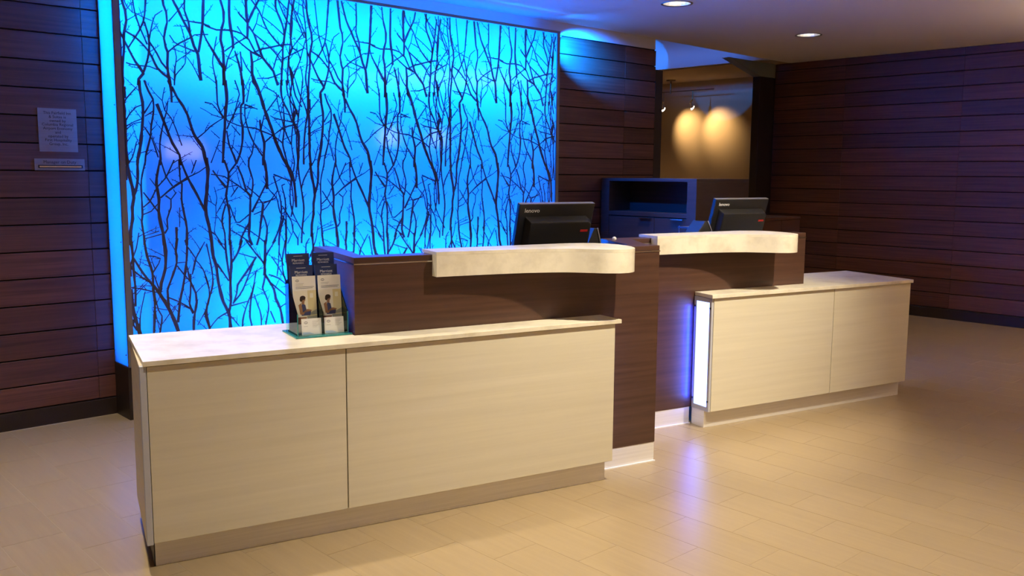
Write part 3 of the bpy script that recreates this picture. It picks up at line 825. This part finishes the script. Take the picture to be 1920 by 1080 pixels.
# ================================================================ brochures
T, R0 = desk_thing('brochure_holder', 'clear acrylic tiered brochure holder on the near worktop', 'holder', 1.175, 3.78, 0.8075)
HZ = 0.8075
dp('base', MB().box(1.052, 1.298, 3.688, 3.900, HZ, HZ+0.006), [M['acrylic_edge']], T, R0, bevel=0.001, label='teal edged base')
def side(s0, s1, name='side_panel'):
    prof = [(3.715, HZ+0.0065), (3.893, HZ+0.0065), (3.893, HZ+0.21), (3.85, HZ+0.235), (3.715, HZ+0.10)]
    n = len(prof); mb = MB().add([(s0, t, z) for t, z in prof]+[(s1, t, z) for t, z in prof], [tuple(range(n)), tuple(range(2*n-1, n-1, -1))]+[(i, n+i, n+(i+1) % n, (i+1) % n) for i in range(n)])
    dp(name, mb, M['acrylic'], T, R0)
side(1.066, 1.069); side(1.285, 1.288); side(1.1765, 1.1795, 'divider')
dp('front_lip', MB().box(1.0695, 1.176, 3.712, 3.7145, HZ+0.0065, HZ+0.012).box(1.180, 1.2845, 3.712, 3.7145, HZ+0.0065, HZ+0.012), M['acrylic'], T, R0)
dp('back_panel', MB().box(1.0695, 1.2845, 3.8935, 3.8965, HZ+0.0065, HZ+0.27), M['acrylic'], T, R0)
dp('edge', MB().box(1.0655, 1.0695, 3.7115, 3.7148, HZ+0.006, HZ+0.10).box(1.2847, 1.2885, 3.7115, 3.7148, HZ+0.006, HZ+0.10), M['acrylic_edge'], T, R0)

def ellipse(cx, cz, rx, rz, n=18, a0=0.0, a1=2*math.pi): return [(cx+rx*math.cos(a0+(a1-a0)*i/(n if a1-a0 > 6.2 else n-1)), cz+rz*math.sin(a0+(a1-a0)*i/(n if a1-a0 > 6.2 else n-1))) for i in range(n)]
class Flat:                                # flat print: polygons in (x, z) on the front (-y) face
    def __init__(self): self.mb = MB(); self.y = -0.0002; self.ms = []
    def poly(self, mat, pts):
        if mat not in self.ms: self.ms.append(mat)
        self.y -= 0.00006
        self.mb.add([(p[0], self.y, p[1]) for p in pts], [tuple(range(len(pts)))], self.ms.index(mat)); return self
    def rect(self, mat, x0, x1, z0, z1): return self.poly(mat, [(x0, z0), (x1, z0), (x1, z1), (x0, z1)])
RX = Matrix.Rotation(math.pi/2, 4, 'X')
BW, BH = 0.0995, 0.245
def brochure(name, s, t, z, lean, kind, label, group):
    o, ref = desk_thing(name, label, 'brochure', s, t, z, group); o.rotation_euler = (math.radians(-lean), 0, DY)
    paper = {'navy': M['navy'], 'photo': M['ivory'], 'card': M['white']}[kind]
    wd, ht = (BW, BH) if kind != 'card' else (0.086, 0.070)
    part('leaflet', MB().box(-wd/2, wd/2, 0, 0.006 if kind != 'card' else 0.002, 0, ht), paper, o)
    F = Flat()
    if kind == 'navy':
        F.rect(M['ink_white'], -0.020, 0.020, ht-0.0125, ht-0.011)
        part('print', F.mb, F.ms, o)
        text('lettering', 'Marriott', 0.0165, M['ink_white'], o, Matrix.Translation((0, -0.0008, ht-0.030)) @ RX, depth=0.0002)
        text('lettering', 'REWARDS', 0.0105, M['ink_white'], o, Matrix.Translation((0, -0.0008, ht-0.043)) @ RX, depth=0.0002)
    elif kind == 'photo':
        F.poly(M['ink_grey'], ellipse(-0.030, ht-0.019, 0.008, 0.0055))
        F.poly(M['ivory'], ellipse(-0.030, ht-0.019, 0.0065, 0.0018))
        for i, (a, b) in enumerate(((-0.038, -0.002), (-0.038, -0.006))): F.rect(M['ink_grey'], a, b, ht-0.032-0.006*i, ht-0.0308-0.006*i)
        for i, b in enumerate((0.042, 0.036)): F.rect(M['dress'], -0.038, b, ht-0.0465-0.006*i, ht-0.0450-0.006*i)
        z1, z0 = ht-0.062, 0.040
        F.rect(M['pale'], -BW/2, BW/2, z0, z1); F.rect(M['sand'], 0.012, BW/2, z0+0.02, z1)
        F.rect(M['pale'], 0.022, 0.036, z1-0.032, z1-0.012)
        F.rect(M['sofa'], -BW/2, 0.0, z0, z0+0.030); F.rect(M['sage'], 0.006, BW/2, z0+0.002, z0+0.034)
        F.poly(M['sage'], [(0.006, z0+0.036), (BW/2, z0+0.040), (BW/2, z0+0.062), (0.030, z0+0.052)])
        F.poly(M['dress'], [(-0.018, z0+0.036), (0.020, z0+0.036), (0.024, z0+0.052), (0.004, z0+0.062), (0.000, z0+0.082), (-0.014, z0+0.088), (-0.020, z0+0.060)])
        F.poly(M['skin'], [(-0.030, z0+0.082), (-0.018, z0+0.090), (-0.014, z0+0.070), (-0.012, z0+0.048), (0.010, z0+0.056), (0.026, z0+0.054), (0.026, z0+0.059), (0.008, z0+0.064), (-0.010, z0+0.040), (-0.024, z0+0.042)])
        F.poly(M['skin'], [(-0.016, z0+0.086), (-0.004, z0+0.084), (-0.003, z0+0.100), (-0.015, z0+0.102)])
        F.poly(M['skin'], ellipse(-0.007, z0+0.106, 0.0085, 0.0105)); F.poly(M['skin'], [(-0.030, z0+0.004), (0.002, z0+0.010), (0.004, z0+0.030), (-0.020, z0+0.030)])
        F.poly(M['hair'], ellipse(-0.010, z0+0.112, 0.0125, 0.0095)); F.poly(M['hair'], ellipse(-0.0175, z0+0.105, 0.006, 0.009))
        part('print', F.mb, F.ms, o)
    else:
        F.poly(M['ink_grey'], ellipse(-0.024, ht-0.017, 0.0085, 0.0055)); F.poly(M['white'], ellipse(-0.024, ht-0.017, 0.007, 0.0018))
        F.rect(M['ink_grey'], -0.034, -0.016, ht-0.0330, ht-0.0318)
        for i in range(6): F.rect(M['ink_grey'], 0.004, 0.034-0.006*(i % 3), ht-0.012-0.005*i, ht-0.0112-0.005*i)
        F.poly(M['sky'], [(-0.040, 0.004), (0.010, 0.004), (-0.010, 0.012), (-0.040, 0.014)])
        part('print', F.mb, F.ms, o)
    return o
for col, (s, nm) in enumerate(((1.1220, 'left'), (1.2330, 'right'))):
    brochure('brochure', s, 3.853, HZ+0.098, 6, 'navy', 'navy brochure, back tier, %s column of the acrylic holder' % nm, None)
    brochure('brochure', s, 3.812, HZ+0.050, 6, 'navy', 'navy brochure, middle tier, %s column of the acrylic holder' % nm, None)
    brochure('brochure', s, 3.770, HZ+0.007, 6, 'photo', 'cream brochure with a seated reader photo, %s column of the holder' % nm, None)
    brochure('leaflet_card', s-0.003+0.012*(1-col), 3.722, HZ+0.0068, 8, 'card', 'small white card with tiny print at the front %s of the holder' % nm, None)

# ================================================================ monitors, phones, tray
def monitor(s, t, z, rz, label):
    o, ref = desk_thing('monitor', label, 'monitor', s, t, z, None); o.rotation_euler = (0, 0, DY+rz)
    tilt = Matrix.Translation((0, 0, 0.043)) @ Matrix.Rotation(math.radians(16), 4, 'X')
    Wd, Ht = 0.466, 0.335
    m = MB().box(-Wd/2, Wd/2, 0.0, 0.030, 0, Ht); m.xf(tilt); part('case', m, M['black'], o, bevel=0.004)
    m = MB().box(-Wd/2, Wd/2, 0.002, 0.028, Ht+0.0003, Ht+0.0035); m.xf(tilt); part('rim', m, M['grey'], o, label='grey top rim')
    a, b = [(-0.195, 0.015), (0.215, 0.015), (0.215, 0.25), (0.185, 0.272), (-0.195, 0.272)], 0
    inner = [(-0.178, 0.03), (0.200, 0.03), (0.200, 0.238), (0.180, 0.252), (-0.178, 0.252)]
    n = 5; vs = [(p[0], -0.0003, p[1]) for p in a]+[(p[0], -0.045, p[1]) for p in inner]
    m = MB().add(vs, [tuple(range(n, 2*n)), tuple(range(n))[::-1]]+[(i, (i+1) % n, n+(i+1) % n, n+i) for i in range(n)]); m.xf(tilt)
    part('rear_cover', m, M['black2'], o, bevel=0.006)
    m = MB().box(0.135, 0.182, -0.0470, -0.0455, 0.195, 0.207); m.xf(tilt); part('badge', m, M['red'], o, label='red badge')
    m = MB().box(-0.005, 0.072, -0.0470, -0.0455, 0.040, 0.068); m.xf(tilt); part('sticker', m, M['grey'], o, label='grey sticker')
    m = MB()
    for i in range(6): m.box(-0.12+0.04*i, -0.108+0.04*i, -0.0465, -0.0455, 0.034, 0.042)
    m.xf(tilt); part('ports', m, M['grey'], o)
    text('lettering', 'lenovo', 0.032, M['ink_white'], o, tilt @ Matrix.Translation((-0.155, -0.0006, 0.302)) @ RX, depth=0.0004, sx=1.05)
    m = MB().box(-0.02, 0.02, -0.03, -0.01, 0.0, 0.10); part('stand_arm', m, M['black'], o, bevel=0.002)
    m = MB().box(-0.12, 0.12, -0.09, 0.12, 0.0, 0.010); part('stand_base', m, M['black'], o, bevel=0.003)
    m = MB().box(-Wd/2+0.02, Wd/2-0.02, 0.0302, 0.0310, 0.03, Ht-0.02); m.xf(tilt); part('display', m, plain('dark display glass', (0.01, 0.011, 0.014), 0.1), o)
    return o
monitor(2.572, 4.15, 0.9755, 0.0, 'black monitor seen from behind, on the near desk before the blue screen')
monitor(4.295, 4.59, 0.9755, 0.0, 'black monitor seen from behind, on the right-hand desk')

def phone(s, t, z, h, a, c, dpt, label):
    o, ref = desk_thing('desk_phone', label, 'phone', s, t, z)
    prof = [(-a, 0), (c, 0), (c, 0.022), (0.006, h), (-0.010, h), (-a, h*0.62)]
    n = len(prof); mb = MB().add([(x, 0, zz) for x, zz in prof]+[(x, dpt, zz) for x, zz in prof], [tuple(range(n)), tuple(range(2*n-1, n-1, -1))]+[(i, n+i, n+(i+1) % n, (i+1) % n) for i in range(n)])
    part('base', mb, M['black'], o, bevel=0.003)
    d = Vector((c-0.006, 0, 0.022-h)).normalized(); nn = Vector((-d.z, 0, d.x))
    L_ = math.hypot(c-0.006, h-0.022); p0 = Vector((0.006, dpt*0.55, h))+d*0.03+nn*0.020; p1 = p0+d*(L_-0.055)
    hm = MB().tube(p0, p1, 0.009, 0.009, 10).tube(p0-nn*0.018, p0+nn*0.007, 0.017, 0.015, 14).tube(p1-nn*0.018, p1+nn*0.007, 0.017, 0.015, 14)
    part('handset', hm, M['black2'], o, smooth=True)
    part('edge_trim', MB().tube(Vector((0.006, -0.002, h))+nn*0.002, Vector((c, -0.002, 0.024))+nn*0.002, 0.0042, 0.0042, 8), M['alu'], o, label='bright edge trim')
phone(2.885, 4.160, 0.9755, 0.226, 0.052, 0.062, 0.09, 'black desk phone right of the near monitor')
phone(3.900, 4.400, 0.9755, 0.234, 0.085, 0.115, 0.12, 'black desk phone left of the right-hand monitor')

T, R0 = desk_thing('letter_tray', 'small two-tier dark letter tray left of the right-hand monitor', 'tray', 4.14, 4.83, 0.9755)
for z_ in (1.035, 1.085, 1.135):
    dp('shelf', MB().box(4.10, 4.21, 4.72, 4.92, z_, z_+0.010), M['navy'], T, R0)
for s_ in (4.106, 4.204):
    for t_ in (4.73, 4.91): dp('leg', MB().tube((s_, t_, 0.9757), (s_, t_, 1.150), 0.004), M['alu'], T, R0)
pk = link('push_button', MB().lathe([(0.012, 0), (0.012, 0.006), (0.009, 0.012), (0.004, 0.015), (0, 0.0155)], 16).mesh('push_button', M['white'], smooth=True))
pk.location = DW(3.015, 4.165, 1.1362); tag(pk, 'tiny white button on top of the dark counter wall between the desks', 'button')

# ================================================================ wall plaques
def plaque(name, label, x, z, wd, ht):
    o = thing(name, label, 'sign', (x, YB-0.004, z)); o['_']=1; del o['_']
    part('plate', MB().box(-wd/2, wd/2, 0.0, 0.0035, -ht/2, ht/2), M['plaque'], o, bevel=0.0008); return o
o = plaque('wall_plaque', 'square metal plaque with ten lines of engraved lettering on the plank wall', 1.680, 1.7315, 0.211, 0.249)
for i, (tx, sz) in enumerate((('This Fairfield Inn', 0.0185), ('& Suites is', 0.0185), ('owned by', 0.0185), ('Columbia Regional', 0.0185), ('Airport Economy', 0.0185), ('and', 0.0185), ('operated by', 0.0185), ('First Hospitality', 0.0185), ('Group, Inc.', 0.0185))):
    text('lettering', tx, sz*1.22, M['ink_dark'], o, Matrix.Translation((0, -0.0006, 0.098-0.0222*i)) @ RX, depth=0.0003)
o = plaque('manager_sign', 'narrow metal sign with a name slot below the square plaque', 1.681, 1.533, 0.275, 0.067)
text('lettering', 'Manager on Duty', 0.0255, M['ink_dark'], o, Matrix.Translation((0, -0.0006, 0.014)) @ RX, depth=0.0003)
part('slot', MB().box(-0.118, 0.125, -0.0020, -0.0003, -0.021, -0.003), M['black'], o)
part('name_insert', MB().box(-0.112, 0.118, -0.0040, -0.0022, -0.017, -0.008), M['chrome'], o, bevel=0.0008, label='shiny name insert')

# ================================================================ credenza and low cabinet behind
CX0, CX1, CY0, CY1, CZ = 6.40, 7.19, 4.64, 5.715, 1.465
T = thing('credenza', 'dark wood hutch cabinet with an open cubby against the plank wall', 'cabinet', ((CX0+CX1)/2, (CY0+CY1)/2, 0))
def cp(name, mb, mats, root=T, **k):
    mb.xf(Matrix.Translation((-(CX0+CX1)/2, -(CY0+CY1)/2, 0))); return part(name, mb, mats, root, **k)
cp('top', MB().box(CX0, CX1, CY0, CY1, CZ-0.025, CZ), M['hutch'], bevel=0.001)
cp('side_panel', MB().box(CX0, CX1, CY0, CY0+0.095, 0, CZ-0.0255), M['hutch'])
cp('side_panel', MB().box(CX0, CX1, CY1-0.095, CY1, 0, CZ-0.0255), M['hutch'])
cp('back_panel', MB().box(CX0+0.30, CX1, CY0+0.0955, CY1-0.0955, 1.165, CZ-0.0255), M['hutch'])
cp('counter', MB().box(CX0, CX1, CY0+0.0955, CY1-0.0955, 1.128, 1.1645), M['hutch'])
cp('carcass', MB().box(CX0+0.03, CX1, CY0+0.0955, CY1-0.0955, 0.08, 1.1275), M['gap'])
for (a, b) in ((CY0+0.097, 5.085), (5.089, CY1-0.097)):
    d = cp('door', MB().box(CX0+0.004, CX0+0.0295, a, b, 0.10, 1.120), M['hutch'], bevel=0.0015)
    h = MB().box(CX0-0.018, CX0+0.0035, a+0.03, a+0.16, 1.108, 1.116); h.xf(Matrix.Translation((-(CX0+CX1)/2, -(CY0+CY1)/2, 0)))
    part('handle', h, M['chrome'], d, label='chrome edge pull')
T2 = thing('low_file_cabinet', 'low brown wood cabinet behind the right-hand monitor, before the plank wall', 'cabinet', (7.88, 4.95, 0))
part('body', MB().box(-0.35, 0.34, -0.24, 0.22, 0, 1.072), M['dark'], T2)
part('top', MB().box(-0.355, 0.345, -0.25, 0.23, 1.0725, 1.098), M['dark'], T2, bevel=0.001)
part('door', MB().box(-0.345, -0.006, -0.249, -0.2405, 0.08, 1.066), M['dark'], T2, bevel=0.001)
part('door', MB().box(-0.002, 0.336, -0.249, -0.2405, 0.08, 1.066), M['dark'], T2, bevel=0.001)

# ================================================================ ceiling lights
def downlight(x, y, label, first=[None]):
    if first[0] is None:
        o = thing('downlight', label, 'light', (x, y, CEIL), 0, 'recessed downlights in the ceiling')
        part('trim_ring', MB().lathe([(0.106, -0.004), (0.122, -0.005), (0.124, -0.001), (0.106, 0.0)], 40, caps=False), M['alu'], o, smooth=True)
        refl = MB().lathe([(0.1062, 0.0), (0.098, 0.035), (0.080, 0.085), (0.060, 0.115)], 20, caps=False)
        part('reflector', refl, plain('bright faceted reflector', (0.95, 0.94, 0.92), 0.28, 1.0), o)
        part('bulb', MB().lathe([(0.0, 0.070), (0.040, 0.076), (0.052, 0.096), (0.056, 0.112), (0.0, 0.114)], 20), M['lamp'], o, smooth=True)
        first[0] = o; return o
    r = first[0].copy(); COL.objects.link(r); r.location = (x, y, CEIL); r['label'] = label
    for ch in list(first[0].children):
        c = ch.copy(); COL.objects.link(c); c.parent = r
    return r
labs = ['round recessed downlight at the top edge, left of the pair in view', 'round recessed downlight near the plank wall, right of the pair in view']
for i, (x, y, p, h) in enumerate(DOWN): downlight(x, y, labs[i] if i < 2 else 'unseen recessed downlight placed for the room light')

T = thing('track_light', 'bronze track light with two chrome spot heads in the side room', 'light', (10.45, 8.07, CEIL))
def tpz(name, mb, mats, root=T, **k):
    mb.xf(Matrix.Translation((-10.45, -8.07, -CEIL))); return part(name, mb, mats, root, **k)
tpz('canopy', MB().lathe([(0.060, -0.016), (0.066, -0.012), (0.066, -0.0005)], 24, (10.45, 8.07, CEIL)), M['bronze'], smooth=True)
tpz('stem', MB().tube((10.45, 8.07, 2.63), (10.45, 8.07, CEIL-0.014), 0.009), M['bronze'])
tpz('rail', MB().tube((10.45, 7.345, 2.655), (10.45, 8.95, 2.655), 0.007), M['bronze'])
for (x, y, z) in TRACK:
    d = Vector((10.86-x, -0.16, -0.26)).normalized(); p = Vector((x, y, z))
    h = tpz('spot_head', MB().tube(p-d*0.03+Vector((0,0,0.06)), p-d*0.0, 0.020, 0.026, 16).tube(p+Vector((0, 0, 0.10)), p-d*0.03+Vector((0,0,0.055)), 0.016, 0.020, 12), M['chrome'], smooth=True)
    yk = MB().tube((x, y, 2.648), (x, y, z+0.09), 0.006); yk.xf(Matrix.Translation((-10.45, -8.07, -CEIL))); part('yoke', yk, M['bronze'], h)
    lm = MB().tube(p-d*0.001, p+d*0.006, 0.030, 0.034, 16); lm.xf(Matrix.Translation((-10.45, -8.07, -CEIL))); part('lens', lm, M['lamp'], h)

# drum pendants in the lounge behind the camera (mirrored softly in the screen)
def pendant(x, y, z, r, h):
    o = thing('drum_pendant', 'warm drum pendant in the lounge behind the camera', 'light', (x, y, z), 0, 'drum pendants behind the camera')
    part('lamp_shade', MB().lathe([(r, -h/2), (r, h/2)], 32, caps=False), M['shade'], o, smooth=True)
    part('cord', MB().tube((0, 0, h/2-0.01), (0, 0, CEIL-z-0.001), 0.004), M['black'], o)
    part('spider', MB().box(-r, r, -0.004, 0.004, h/2-0.012, h/2-0.006), M['black'], o)
for q in ((5.08, -1.0, 1.78, 0.24, 0.22), (8.40, -1.0, 2.07, 0.15, 0.26), (9.30, -0.9, 2.07, 0.13, 0.24)): pendant(*q)

T = thing('added_torchiere', 'unseen bowl floor lamp added behind the camera to light the ceiling', 'lamp', (ADDED_TORCH[0], ADDED_TORCH[1], 0))
part('base', MB().lathe([(0.15, 0.0), (0.15, 0.015), (0.03, 0.03)], 32), M['bronze'], T, smooth=True)
part('pole', MB().tube((0, 0, 0.03), (0, 0, ADDED_TORCH[2]-0.06), 0.012), M['bronze'], T)
part('bowl', MB().lathe([(0.02, ADDED_TORCH[2]-0.06), (0.12, ADDED_TORCH[2]-0.03), (0.19, ADDED_TORCH[2]+0.04), (0.185, ADDED_TORCH[2]+0.04), (0.11, ADDED_TORCH[2]-0.02), (0.0, ADDED_TORCH[2]-0.04)], 32, caps=False), M['bronze'], T, smooth=True)
